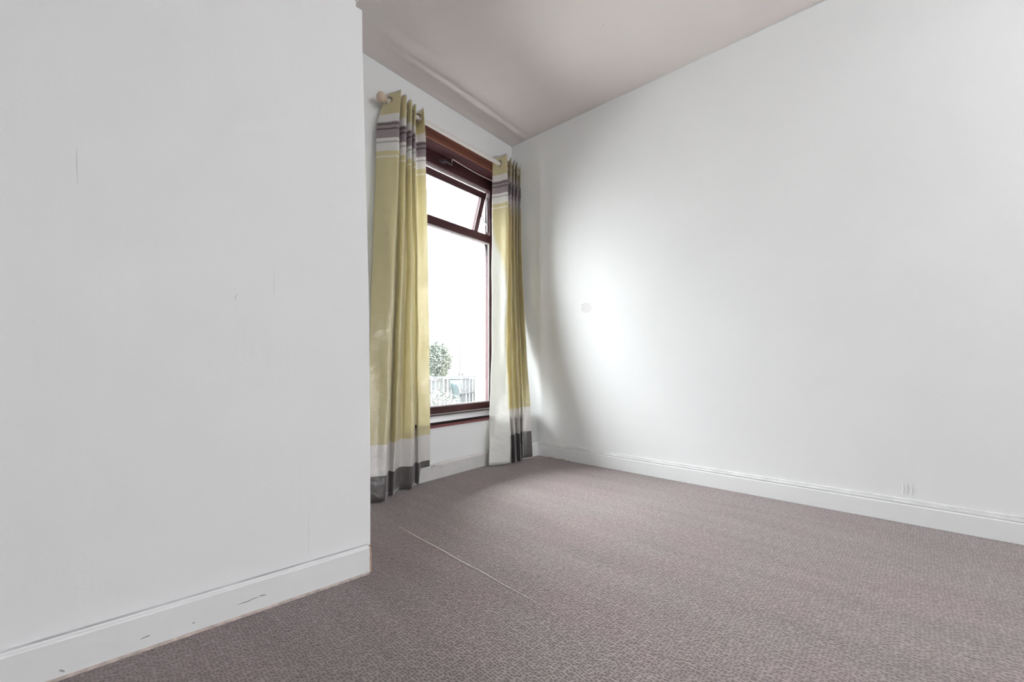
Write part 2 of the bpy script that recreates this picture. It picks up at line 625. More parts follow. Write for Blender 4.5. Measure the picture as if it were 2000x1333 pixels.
# ceiling: slightly bowed, with a plaster ridge parallel to the window wall
bm = bmesh.new()
xs = [XL - 0.1 + (XR + 0.25 - XL) * i / 90 for i in range(91)]
ys = [YB - 0.1 + (1.2 - YB) * i / 12 for i in range(12)] + [1.1 + (YF + 0.05 - 1.1) * i / 60 for i in range(61)]
def ceil_z(x, y):
    z = ZC
    fade = 1.0
    if x < 1.45:
        fade = max(0, 1 - (1.45 - x) / 0.35)
    if x > 2.5:
        fade = max(0, 1 - (x - 2.5) / 0.15)
    c = 2.045
    z -= 0.016 * fade * math.exp(-((y - c) / 0.048) ** 2)
    z += 0.008 * fade * math.exp(-((y - c - 0.10) / 0.05) ** 2)
    return z
grid = [[bm.verts.new((x, y, ceil_z(x, y))) for y in ys] for x in xs]
for i in range(len(xs) - 1):
    for j in range(len(ys) - 1):
        bm.faces.new((grid[i][j], grid[i][j + 1], grid[i + 1][j + 1], grid[i + 1][j]))
ceiling = build('ceiling', bm, CEIL, smooth=True, recalc=False)
sd = ceiling.modifiers.new('thickness', 'SOLIDIFY')
sd.thickness = 0.12
sd.offset = -1
tag(ceiling, 'taupe painted ceiling with a faint plaster ridge by the window', 'ceiling', 'structure')


def ragged_strip(name, along, fixed, a0, a1, seed, mean=0.008):
    """White wall paint cut in raggedly onto the ceiling edge."""
    rnd = random.Random(seed)
    bm = bmesh.new()
    n = 160
    prev = None
    wv = mean
    for i in range(n + 1):
        a = a0 + (a1 - a0) * i / n
        wv = 0.85 * wv + 0.15 * (mean + rnd.uniform(-1, 1) * mean * 0.9)
        ww = max(0.002, wv + 0.0025 * noise.noise(Vector((a * 9, seed, 0))))
        zz = ZC - 0.0012
        if along == 'y':
            p = [(fixed + 0.01, a, zz - 0.001), (fixed - ww, a, zz - 0.001)]
        else:
            p = [(a, fixed + 0.01, min(ceil_z(a, fixed), ZC) - 0.002), (a, fixed - ww, min(ceil_z(a, fixed - ww), ZC) - 0.002)]
        cur = [bm.verts.new(q) for q in p]
        if prev:
            bm.faces.new((prev[0], prev[1], cur[1], cur[0]))
        prev = cur
    return build(name, bm, WALL, ceiling, recalc=False)


ragged_strip('paint_edge', 'y', XR, -1.0, YF, 3)
ragged_strip('paint_edge', 'x', YF, 0.7, XR, 5, 0.006)

# small flaws in the ceiling paint
for (x, y, r) in ((2.03, 1.07, 0.004), (1.66, 2.13, 0.006)):
    bm = bmesh.new()
    bmesh.ops.create_uvsphere(bm, u_segments=8, v_segments=5, radius=r)
    for v in bm.verts:
        v.co = Vector((v.co.x, v.co.y, v.co.z * 0.4)) + Vector((x, y, ceil_z(x, y)))
    build('paint_chip', bm, CRACKM, ceiling)

# right wall, with the soft ripple in the plaster near the window corner
bm = bmesh.new()
ys = [YB - 0.1, -1.5, -0.5, 0.2, 0.8, 1.2, 1.5] + [1.5 + (YF + 0.28 - 1.5) * i / 50 for i in range(1, 51)]
zs = [-0.1, 0.1, 0.2, 0.5, 1.0, 1.5, 2.0, 2.3, 2.5, ZC - 0.01, ZC + 0.1]
def rw_x(y, z):
    k = 1 - max(0, (z - 1.9)) / 0.75
    k = max(0, min(1, k)) * (0.35 if z < 0.15 else 1)
    return XR - 0.007 * k * math.exp(-((y - 1.96) / 0.035) ** 2) + 0.005 * k * math.exp(-((y - 1.87) / 0.05) ** 2)
gr = [[bm.verts.new((rw_x(y, z), y, z)) for z in zs] for y in ys]
for i in range(len(ys) - 1):
    for j in range(len(zs) - 1):
        bm.faces.new((gr[i][j], gr[i][j + 1], gr[i + 1][j + 1], gr[i + 1][j]))
bmesh.ops.recalc_face_normals(bm, faces=bm.faces)
wall_right = build('wall_right', bm, WALL, smooth=True, recalc=False)
sd = wall_right.modifiers.new('thickness', 'SOLIDIFY')
sd.thickness = 0.14
sd.offset = 1 if wall_right.data.polygons[0].normal.x > 0 else -1
tag(wall_right, 'long plain white wall on the right', 'wall', 'structure')

# far wall with the window opening and the thicker part under the sill
WX0, WX1 = 1.45, 2.575      # window opening
WZ0, WZ1 = 0.335, 2.412
YLOW = 2.09                 # face of the thickened wall below the window
bm = bmesh.new()
box(bm, 0.66, WX0, YF, YF + 0.30, -0.1, ZC + 0.1)
box(bm, WX1, XR + 0.02, YF, YF + 0.30, -0.1, ZC + 0.1)
box(bm, WX0, WX1, YF, YF + 0.30, WZ1, ZC + 0.1)
box(bm, 0.66, XR + 0.02, YLOW, YF + 0.001, -0.1, WZ0)
box(bm, WX0, WX1, YF, YF + 0.30, -0.1, WZ0)
wall_far = build('wall_far', bm, WALL)
tag(wall_far, 'white wall around the tall window', 'wall', 'structure')

# left wall block: its corner is not quite straight, and its top is cut back
P0 = Vector((0.757, 1.337))
D = Vector((-0.988, 0.1545)).normalized()
NL = Vector((-D.y, D.x))
if NL.y > 0:
    NL = -NL                       # out of the wall, towards the camera
def edge_x(z):
    t_ = [(-0.1, 0.770), (0.3, 0.7695), (0.62, 0.768), (0.957, 0.7655), (1.215, 0.7585), (1.5, 0.751), (1.877, 0.742), (2.018, 0.7405)]
    for (z0, x0), (z1, x1) in zip(t_, t_[1:]):
        if z <= z1:
            return x0 + (x1 - x0) * (z - z0) / (z1 - z0)
    return 0.7200 - 0.002 * math.sin(z * 60)
def pt_at_x(x, z, off=0.0):
    k = (P0.x - x) / -D.x
    q = P0 + D * k + NL * off
    return (q.x, q.y, z)
bm = bmesh.new()
B = 0.007
rings = []
zz = [-0.1, 0.05, 0.2, 0.3, 0.62, 0.8, 0.957, 1.08, 1.215, 1.36, 1.5, 1.7, 1.877, 1.95, 2.018, 2.0185, 2.05, 2.1, 2.2, 2.4, ZC + 0.1]
for z in zz:
    ex = edge_x(z)
    a = pt_at_x(XL, z)
    b0 = pt_at_x(ex - B, z)
    c = (ex, pt_at_x(ex, z)[1] + B * 0.55, z)
    c1 = (ex - 0.0025, pt_at_x(ex, z)[1] + 0.0012, z)
    d = (ex, YF + 0.02, z)
    e = (XL, YF + 0.02, z)
    rings.append([bm.verts.new(q) for q in (a, b0, c1, c, d, e)])
for r0, r1 in zip(rings, rings[1:]):
    for k in range(6):
        bm.faces.new((r0[k], r0[(k + 1) % 6], r1[(k + 1) % 6], r1[k]))
bm.faces.new(rings[0])
bm.faces.new(rings[-1])
wall_left = build('wall_left', bm, WALL)
tag(wall_left, 'plain white wall in the left foreground ending in an outside corner', 'wall', 'structure')

# broken plaster lump at the top of the corner
bm = bmesh.new()
rnd = random.Random(4)
bmesh.ops.create_icosphere(bm, subdivisions=3, radius=1.0)
for v in bm.verts:
    n_ = v.co.normalized()
    s = 1 + 0.35 * noise.noise(n_ * 2.3)
    v.co = Vector((0.7175 + n_.x * 0.008 * s, 1.3415 + n_.y * 0.006 * s, 2.058 + n_.z * 0.022 * s))
tag(build('broken_plaster', bm, FILLER, wall_left, smooth=True), 'rough chipped plaster at the head of the corner')


def patch_left(name, pts, width, mat, off=0.0006):
    """thin irregular mark on the left wall; pts = [(k along wall, z)]"""
    bm = bmesh.new()
    prev = None
    n = len(pts)
    for i, (k, z) in enumerate(pts):
        wv = width * (0.35 + 0.65 * math.sin(PI * (i + 0.3) / n))
        q = P0 + D * k + NL * off
        q2 = P0 + D * (k + wv) + NL * off
        cur = [bm.verts.new((q.x, q.y, z)), bm.verts.new((q2.x, q2.y, z))]
        if prev:
            bm.faces.new((prev[0], prev[1], cur[1], cur[0]))
        prev = cur
    return build(name, bm, mat, wall_left)


patch_left('paper_crack', [(0.7157 - 0.0002 * i, 1.2786 - 0.0087 * i) for i in range(11)], 0.0014, CRACKM)
patch_left('paper_crack', [(0.1943 + 0.0004 * math.sin(i), 0.262 - 0.0143 * i) for i in range(11)], 0.0010, CRACKM)
patch_left('paper_crack', [(0.2935 + 0.0004 * math.sin(i * 2), 1.049 - 0.008 * i) for i in range(11)], 0.0008, CRACKM)
patch_left('scuff', [(0.3888 + 0.001 * i, 0.958 - 0.003 * i) for i in range(7)], 0.0035, plain('faint_smudge', (0.62, 0.62, 0.62), 0.9))

# walls behind the camera
bm = bmesh.new()
RX0, RX1 = RWX - RWW / 2, RWX + RWW / 2
box(bm, XL - 0.1, RX0, YB - 0.12, YB, -0.1, ZC + 0.1)
box(bm, RX1, XR + 0.1, YB - 0.12, YB, -0.1, ZC + 0.1)
box(bm, RX0, RX1, YB - 0.12, YB, -0.1, 1.25)
box(bm, RX0, RX1, YB - 0.12, YB, 2.45, ZC + 0.1)
tag(build('wall_rear', bm, WALL), 'white wall behind the camera with an added fill window', 'wall', 'structure')
tag(one_box('wall_side', (XL - 0.14, XL, YB - 0.1, YF, -0.1, ZC + 0.1), WALL), 'white side wall outside the picture', 'wall', 'structure')

# unseen window added behind the camera to brighten the walls
w2 = empty('added_fill_window', (RWX, YB, 1.25), 'added unseen white framed fill window behind the camera', 'window', 'structure')
hw = RWW / 2
bm = bmesh.new()
for (x0, x1, z0, z1) in ((-hw, -hw + 0.05, 0, 1.2), (hw - 0.05, hw, 0, 1.2), (-hw + 0.05, hw - 0.05, 0, 0.05), (-hw + 0.05, hw - 0.05, 1.15, 1.2), (-0.025, 0.025, 0.05, 1.15)):
    box(bm, x0, x1, -0.09, -0.03, z0, z1)
build('window_frame', bm, GLOSS, w2)


# ------------------------------------------------------------------ skirting boards
SK = [(0, 0), (0.018, 0), (0.018, 0.086), (0.0150, 0.0885), (0.0150, 0.0915), (0.0175, 0.0935), (0.0175, 0.0965), (0.0165, 0.099), (0.011, 0.101), (0.009, 0.1035), (0.009, 0.108), (0.0045, 0.112), (0, 0.113)]
bm = bmesh.new()
extrude_profile(bm, SK, (XR, YB), (XR, 1.985), (-1, 0))
bb = build('baseboard_right', bm, GLOSS)
bevel(bb, 0.0012)
tag(bb, 'white moulded skirting board along the right wall', 'skirting board', 'structure')

bm = bmesh.new()  # grey strips that put shade into the colour of the moulding ledges
extrude_profile(bm, [(0.017, 0.0985), (0.0173, 0.0995), (0.0115, 0.1018), (0.0095, 0.1045), (0.0092, 0.1030), (0.0110, 0.1005)], (XR, YB), (XR, 1.98), (-1, 0))
extrude_profile(bm, [(0.0092, 0.1075), (0.0094, 0.1085), (0.0050, 0.1128), (0.0, 0.1138), (0.0, 0.1120), (0.0045, 0.1115)], (XR, YB), (XR, 1.98), (-1, 0))
tag(build('moulding_shade_line', bm, plain('moulding_shade_grey', (0.58, 0.585, 0.585), 0.95, 0.2, 60, 0.15, 14), bb), 'painted grey shade line along the moulding')

# low boxing that carries the skirting round the corner behind the right curtain
bm = bmesh.new()
box(bm, 2.46, XR, 1.995, YLOW, 0, 0.112)
extrude_profile(bm, [(0, 0), (0.014, 0), (0.014, 0.092), (0.006, 0.106), (0, 0.112)], (2.45, 1.997), (XR - 0.012, 1.990), (0, -1))
tag(build('trim_1', bm, GLOSS), 'low white boxing in the corner behind the right curtain', 'skirting board', 'structure')

SKF = [(0, 0), (0.020, 0), (0.020, 0.088), (0.016, 0.094), (0.006, 0.101), (0, 0.102)]
bm = bmesh.new()
extrude_profile(bm, SKF, (0.8, YLOW), (2.47, YLOW), (0, -1))
bf = build('baseboard_far', bm, plain('worn_skirting_paint', (0.60, 0.59, 0.58), 0.5, 0.3, 20, 0.06, 9))
bevel(bf, 0.001)
tag(bf, 'scuffed white skirting board under the window', 'skirting board', 'structure')
bm = bmesh.new()
for (x, z, lx, lz) in ((1.63, 0.090, 0.05, 0.010), (1.665, 0.086, 0.03, 0.004), (1.70, 0.074, 0.04, 0.003), (1.745, 0.073, 0.02, 0.002), (1.62, 0.078, 0.02, 0.004)):
    rnd = random.Random(int(x * 1000))
    vs = []
    for i in range(10):
        a = 2 * PI * i / 10
        vs.append(bm.verts.new((x + lx / 2 * math.cos(a) * rnd.uniform(0.7, 1.2), YLOW - 0.0207, z + lz / 2 * math.sin(a) * rnd.uniform(0.6, 1.3))))
    bm.faces.new(vs)
tag(build('chipped_paint', bm, SCUFF, bf), 'grey chips in the skirting paint')

# left skirting
SKL = [(0, 0), (0.018, 0), (0.018, 0.090), (0.0165, 0.0925), (0.006, 0.0945), (0.005, 0.0975), (0, 0.0975)]
s0 = P0 + D * -0.002
s1 = P0 + D * 4.05
bm = bmesh.new()
extrude_profile(bm, SKL, (s0.x, s0.y), (s1.x, s1.y), (NL.x, NL.y))
bl = build('baseboard_left', bm, GLOSS)
bevel(bl, 0.001)
tag(bl, 'plain white skirting board along the left wall', 'skirting board', 'structure')
def scuff_left(pts, th, mat=SCUFF):
    bm = bmesh.new()
    prev = None
    for i, (k, z) in enumerate(pts):
        q = P0 + D * k + NL * 0.0186
        h = th * (0.3 + math.sin(PI * (i + 0.5) / len(pts)))
        cur = [bm.verts.new((q.x, q.y, z - h / 2)), bm.verts.new((q.x, q.y, z + h / 2))]
        if prev:
            bm.faces.new((prev[0], prev[1], cur[1], cur[0]))
        prev = cur
    build('scuff', bm, mat, bl)
bm = bmesh.new()  # thin grey strip standing in for the shadow line along the skirting top
extrude_profile(bm, [(0, 0.0965), (0.0052, 0.0965), (0.0052, 0.0985), (0.0012, 0.1005), (0, 0.1005)], (s0.x, s0.y), (s1.x, s1.y), (NL.x, NL.y))
tag(build('skirting_shadow_line', bm, plain('skirting_shadow_grey', (0.48, 0.485, 0.49), 0.9, 0.2, 60, 0.2, 12), bl), 'painted grey shadow line along the top of the skirting')
scuff_left([(0.392 - 0.007 * i, 0.0395 + 0.0008 * math.sin(i * 1.3) + 0.0006 * i) for i in range(9)], 0.0024)
scuff_left([(0.336 - 0.006 * i, 0.046 - 0.0008 * i) for i in range(4)], 0.003)
scuff_left([(0.60 - 0.006 * i, 0.033 + 0.0008 * i) for i in range(4)], 0.003)
scuff_left([(0.495 - 0.003 * i, 0.030) for i in range(3)], 0.003)
scuff_left([(0.742 - 0.003 * i, 0.022 - 0.002 * i) for i in range(4)], 0.005)
# bare end grain of the skirting at the corner
e0 = P0 + D * -0.0022
e1 = P0 + D * -0.0095
bm = bmesh.new()
extrude_profile(bm, [(0.0, 0.004), (0.0165, 0.004), (0.0165, 0.088), (0.0, 0.094)], (e0.x, e0.y), (e1.x, e1.y), (NL.x, NL.y))
tag(build('bare_end', bm, RAWWOOD, bl), 'bare unpainted timber end of the skirting')
bm = bmesh.new()
e2 = P0 + D * -0.0125
extrude_profile(bm, [(0.0, 0.002), (0.012, 0.002), (0.010, 0.09), (0.0, 0.094)], (e1.x, e1.y), (e2.x, e2.y), (NL.x, NL.y))
build('grime_gap', bm, GRIME, bl)
# bare strip along the foot of the left skirting
g0 = P0 + D * 0.0
bm = bmesh.new()
extrude_profile(bm, [(0.018, 0), (0.0235, 0), (0.0225, 0.0045), (0.018, 0.006)], (g0.x, g0.y), (s1.x, s1.y), (NL.x, NL.y))
build('carpet_edge_strip', bm, plain('dusty_carpet_edge', (0.50, 0.43, 0.39), 0.9, 0.5, 80, 0.25, 60), bl)

# marks on the right wall
bm = bmesh.new()
rnd = random.Random(8)
vs = []
c0 = (1.535, 1.172)
for i in range(26):
    a = 2 * PI * i / 26
    vs.append(bm.verts.new((XR - 0.0012, c0[0] + 0.050 * math.cos(a) * rnd.uniform(0.85, 1.1), c0[1] + 0.030 * math.sin(a) * rnd.uniform(0.85, 1.15))))
bm.faces.new(vs)
tag(build('filler_patch', bm, FILLER, wall_right), 'small rough filler patch')
bm = bmesh.new()
tube(bm, [(XR - 0.001, 1.578 - 0.0085 * i, 1.203 - 0.0003 * (i - 5) ** 2 + 0.004) for i in range(11)], 0.0022, 6)
build('filler_edge', bm, FILLER, wall_right)
for dy in (0.0, -0.016, 0.013):
    bm = bmesh.new()
    tube(bm, [(XR - 0.0005, -0.186 + dy + 0.001 * math.sin(i), 0.187 - 0.0062 * i) for i in range(10)], [0.0008 + 0.0012 * math.sin(PI * i / 9) for i in range(10)], 6)
    build('paint_drip', bm, WALL, wall_right)
for (y, z, l) in ((1.03, 1.92, 0.07), (0.74, 1.905, 0.06), (0.30, 1.93, 0.045)):
    bm = bmesh.new()
    tube(bm, [(XR - 0.0002, y - 0.0006 * i, z - l * i / 9) for i in range(10)], [0.0002 + 0.0011 * math.sin(PI * i / 9) for i in range(10)], 6)
    build('paper_ripple', bm, WALL, wall_right)

# globe lamp added out of view as fill light for the walls
lamp = empty('added_fill_lamp', (1.3, -2.0, ZC), 'added unseen round fill lamp hanging behind the camera', 'added fill lamp')
bm = bmesh.new()
tube(bm, [(0, 0, 0), (0, 0, -0.012), (0, 0, -0.03)], [0.05, 0.05, 0.03], 20)
build('ceiling_rose', bm, CREAM, lamp, smooth=True)
bm = bmesh.new()
tube(bm, [(0, 0, -0.03), (0, 0, -0.20)], 0.004, 8)
build('flex', bm, CREAM, lamp)
GLOBE = bpy.data.materials.new('fill_lamp_glow')
GLOBE.use_nodes = True
GLOBE.node_tree.nodes['Principled BSDF'].inputs['Emission Color'].default_value = (0.955, 0.985, 1.0, 1)
GLOBE.node_tree.nodes['Principled BSDF'].inputs['Emission Strength'].default_value = 42
bm = bmesh.new()
bmesh.ops.create_uvsphere(bm, u_segments=24, v_segments=14, radius=0.12)
for v in bm.verts:
    v.co.z -= 0.32
build('globe', bm, GLOBE, lamp, smooth=True)

# ------------------------------------------------------------------ far window
YG = 2.40            # room face of the fixed frame
win = empty('window_1', ((WX0 + WX1) / 2, YF, 0), 'tall dark red-brown framed window with an open top light', 'window', 'structure')
ox, oy = win.location.x, win.location.y
def wb(name, boxes, mat, parent=win, bev=0.003):
    bm = bmesh.new()
    for b_ in boxes:
        box(bm, b_[0] - ox, b_[1] - ox, b_[2] - oy, b_[3] - oy, b_[4], b_[5])
    o = build(name, bm, mat, parent)
    if bev:
        bevel(o, bev)
    return o
# fascia board over the opening, head lining and side linings of the recess
wb('fascia_board', [(WX0, WX1, YF - 0.012, YF + 0.012, 2.343, 2.412)], FASCIA)
wb('head_lining', [(WX0, WX1, YF + 0.012, YG + 0.01, 2.340, 2.356)], BROWN)
wb('jamb_lining', [(WX0, WX0 + 0.014, YF + 0.002, YG + 0.01, 0.37, 2.340)], BROWN)
wb('jamb_lining', [(WX1 - 0.014, WX1, YF + 0.002, YG + 0.01, 0.37, 2.340)], BROWN)
FX0, FX1 = WX0 + 0.014, WX1 - 0.014
GX0, GX1 = FX0 + 0.05, FX1 - 0.05
wb('window_frame', [(FX0, GX0, YG, YG + 0.065, 0.372, 2.340), (GX1, FX1, YG, YG + 0.065, 0.372, 2.340),
                    (GX0, GX1, YG, YG + 0.065, 2.254, 2.340), (GX0, GX1, YG, YG + 0.065, 0.372, 0.425)], BROWN)
wb('transom', [(GX0, GX1, YG - 0.004, YG + 0.07, 1.80, 1.862)], BROWN)
# pale glazing beads round the lower pane
wb('glazing_bead', [(GX0, GX1, YG + 0.008, YG + 0.02, 1.785, 1.80), (GX0, GX1, YG + 0.004, YG + 0.02, 0.425, 0.436),
                    (GX1 - 0.012, GX1, YG + 0.008, YG + 0.02, 0.436, 1.785), (GX0, GX0 + 0.012, YG + 0.008, YG + 0.02, 0.436, 1.785)], BEAD, bev=0.001)
wb('pane', [(GX0, GX1, YG + 0.03, YG + 0.034, 0.425, 1.80)], GLASS, bev=0)
# sill board with a rounded nose and a fillet line
sill = wb('window_sill', [(WX0 - 0.02, WX1 + 0.02, YLOW - 0.022, YG + 0.005, 0.353, 0.371)], SILLM, bev=0.004)
wb('sill_moulding', [(WX0 - 0.02, WX1 + 0.02, YLOW - 0.012, YLOW + 0.01, 0.333, 0.353)], plain('red_sill_edge', (0.20, 0.06, 0.06), 0.4, 0.1, 30, 0.3, 3, stretch=(1, 8, 8)), sill, bev=0.002)
wb('sill_groove', [(WX0 - 0.02, WX1 + 0.02, YG - 0.03, YG - 0.001, 0.3712, 0.3745)], BEAD, sill, bev=0.001)

# open top-hung sash: its head has slid down on the stays, its foot swings outwards
sash = bpy.data.objects.new('sash', None)
link(sash, win)
sash.location = (0, YG + 0.045 - oy, 2.238)
sash.rotation_euler = (math.radians(19), 0, 0)
SW0, SW1 = GX0 + 0.018 - ox, GX1 - 0.018 - ox
SH = 0.41
bm = bmesh.new()
st = 0.05
box(bm, SW0, SW1, -0.02, 0.02, -st, 0)
box(bm, SW0, SW1, -0.02, 0.02, -SH, -SH + st)
box(bm, SW0, SW0 + st, -0.02, 0.02, -SH + st, -st)
box(bm, SW1 - st, SW1, -0.02, 0.02, -SH + st, -st)
bevel(build('sash_rails', bm, BROWN, sash), 0.003)
bm = bmesh.new()
box(bm, SW0 + st, SW1 - st, -0.002, 0.002, -SH + st, -st)
build('pane', bm, GLASS, sash)
bm = bmesh.new()
box(bm, SW0 + st, SW1 - st, -0.0215, -0.018, -st - 0.005, -st)
box(bm, SW1 - st - 0.002, SW1 - st, -0.0215, -0.018, -SH + st, -st)
build('glazing_bead', bm, BEAD, sash)
# friction stays at each side
for sx in (GX0 + 0.008, GX1 - 0.008):
    bm = bmesh.new()
    x = sx - ox
    tube(bm, [(x, YG + 0.03 - oy, 1.90), (x, YG + 0.03 - oy, 2.20)], 0.006, 8)
    tube(bm, [(x - 0.004, YG + 0.035 - oy, 1.96), (x - 0.004, YG + 0.115 - oy, 2.09)], 0.005, 8)
    tube(bm, [(x - 0.006, YG + 0.04 - oy, 2.22), (x - 0.006, YG + 0.13 - oy, 2.03)], 0.005, 8)
    build('friction_stay', bm, ALU, win)

# catch on the frame head
bm = bmesh.new()
hx = 1.975 - ox
box(bm, hx - 0.035, hx + 0.035, YG - 0.012 - oy, YG - oy, 2.288, 2.308)
box(bm, hx - 0.01, hx + 0.012, YG - 0.035 - oy, YG - 0.01 - oy, 2.290, 2.306)
box(bm, hx - 0.012, hx + 0.075, YG - 0.045 - oy, YG - 0.031 - oy, 2.286, 2.300)
bevel(build('catch', bm, DARKMETAL, win), 0.003)

# white cord hooked across the head of the window
bm = bmesh.new()
yc = 2.335
pts = [(2.022, yc, 2.292), (2.020, yc, 2.308), (2.026, yc, 2.316), (2.04, yc, 2.317)]
for i in range(1, 13):
    f = i / 12
    pts.append((2.04 + 0.51 * f, yc + 0.02 * f, 2.317 - 0.010 * math.sin(PI * f) + 0.004 * f))
tube(bm, pts, 0.0022, 6)
cord = build('window_cord', bm, CORD, recalc=True)
tag(cord, 'thin white cord hooked across the head of the brown window', 'cord')

# ------------------------------------------------------------------ curtain pole
PY, PZ = 2.19, 2.376
pole = empty('curtain_pole', (1.99, PY, PZ), 'cream curtain pole above the window with beige ball ends', 'curtain pole')
bm = bmesh.new()
tube(bm, [(-0.625 + 1.25 * i / 10, 0, 0) for i in range(11)], 0.0150, 20)
build('rod', bm, CREAM, pole, smooth=True)
def finial(sgn):
    bm = bmesh.new()
    prof = [(0.0, 0.0135), (0.004, 0.016), (0.010, 0.016), (0.013, 0.012), (0.018, 0.016), (0.026, 0.026), (0.036, 0.031), (0.046, 0.031), (0.056, 0.026), (0.063, 0.016), (0.067, 0.004)]
    pr = prof if sgn > 0 else prof
    s_ = 0.86 if sgn > 0 else 1.0
    pts = [(sgn * (0.62 + d * (0.45 if sgn > 0 else 1)), 0, 0) for d, r in pr]
    tube(bm, pts, [r * (0.75 if sgn > 0 else 1) for d, r in pr], 20)
    build('finial', bm, KNOB if sgn < 0 else CREAM, pole, smooth=True)
finial(-1)
finial(1)
for bx in (-0.545, 0.585):
    bm = bmesh.new()
    tube(bm, [(bx, 0.0, -0.02), (bx, 0.03, -0.022), (bx, YF - PY, -0.02)], 0.007, 10)
    tube(bm, [(bx, YF - PY - 0.012, -0.02), (bx, YF - PY, -0.02)], 0.026, 16)
    build('bracket', bm, CREAM, pole, smooth=False)


# ------------------------------------------------------------------ curtains
# plan shape of each curtain at several heights, from its outer edge inward
LEFT_ROWS = [
    (2.433, [(1.384, 2.245), (1.390, 2.180), (1.420, 2.115), (1.442, 2.170), (1.474, 2.230), (1.450, 2.165), (1.471, 2.130), (1.515, 2.200), (1.539, 2.240), (1.509, 2.175), (1.520, 2.140), (1.558, 2.200), (1.586, 2.245), (1.556, 2.185), (1.558, 2.150), (1.598, 2.210), (1.615, 2.240), (1.613, 2.180), (1.607, 2.140)]),
    (2.22, [(1.322, 2.225), (1.363, 2.165), (1.402, 2.110), (1.438, 2.170), (1.467, 2.220), (1.442, 2.155), (1.460, 2.120), (1.498, 2.180), (1.528, 2.230), (1.498, 2.165), (1.509, 2.130), (1.540, 2.180), (1.575, 2.235), (1.543, 2.175), (1.543, 2.140), (1.591, 2.200), (1.613, 2.225), (1.632, 2.190), (1.651, 2.170)]),
    (2.05, [(1.315, 2.225), (1.356, 2.160), (1.402, 2.110), (1.438, 2.170), (1.467, 2.220), (1.442, 2.155), (1.460, 2.120), (1.498, 2.180), (1.528, 2.230), (1.498, 2.165), (1.509, 2.130), (1.540, 2.180), (1.575, 2.235), (1.543, 2.175), (1.543, 2.140), (1.591, 2.200), (1.613, 2.225), (1.632, 2.190), (1.651, 2.170)]),
    (1.45, [(1.280, 2.200), (1.318, 2.150), (1.370, 2.100), (1.417, 2.160), (1.457, 2.210), (1.427, 2.145), (1.435, 2.110), (1.483, 2.170), (1.529, 2.220), (1.511, 2.175), (1.516, 2.140), (1.552, 2.180), (1.581, 2.210), (1.592, 2.215), (1.584, 2.180), (1.595, 2.190), (1.607, 2.195), (1.642, 2.180), (1.672, 2.170)]),
    (0.9, [(1.218, 2.120), (1.268, 2.100), (1.327, 2.070), (1.366, 2.120), (1.412, 2.180), (1.382, 2.115), (1.389, 2.080), (1.433, 2.130), (1.486, 2.180), (1.472, 2.135), (1.488, 2.100), (1.524, 2.140), (1.553, 2.170), (1.572, 2.185), (1.566, 2.150), (1.578, 2.160), (1.589, 2.165), (1.623, 2.150), (1.653, 2.140)]),
    (0.42, [(1.157, 2.030), (1.201, 2.010), (1.246, 1.980), (1.281, 2.020), (1.320, 2.065), (1.305, 2.025), (1.309, 1.990), (1.349, 2.030), (1.397, 2.070), (1.403, 2.045), (1.435, 2.010), (1.464, 2.040), (1.489, 2.070), (1.507, 2.085), (1.497, 2.050), (1.512, 2.060), (1.524, 2.065), (1.559, 2.060), (1.591, 2.050)]),
    (0.012, [(1.105, 1.970), (1.144, 1.945), (1.187, 1.925), (1.215, 1.950), (1.249, 1.990), (1.268, 2.005), (1.269, 1.970), (1.302, 2.000), (1.342, 2.030), (1.372, 2.035), (1.413, 2.000), (1.438, 2.020), (1.460, 2.040), (1.487, 2.065), (1.483, 2.030), (1.505, 2.040), (1.528, 2.050), (1.559, 2.050), (1.583, 2.045)]),
]
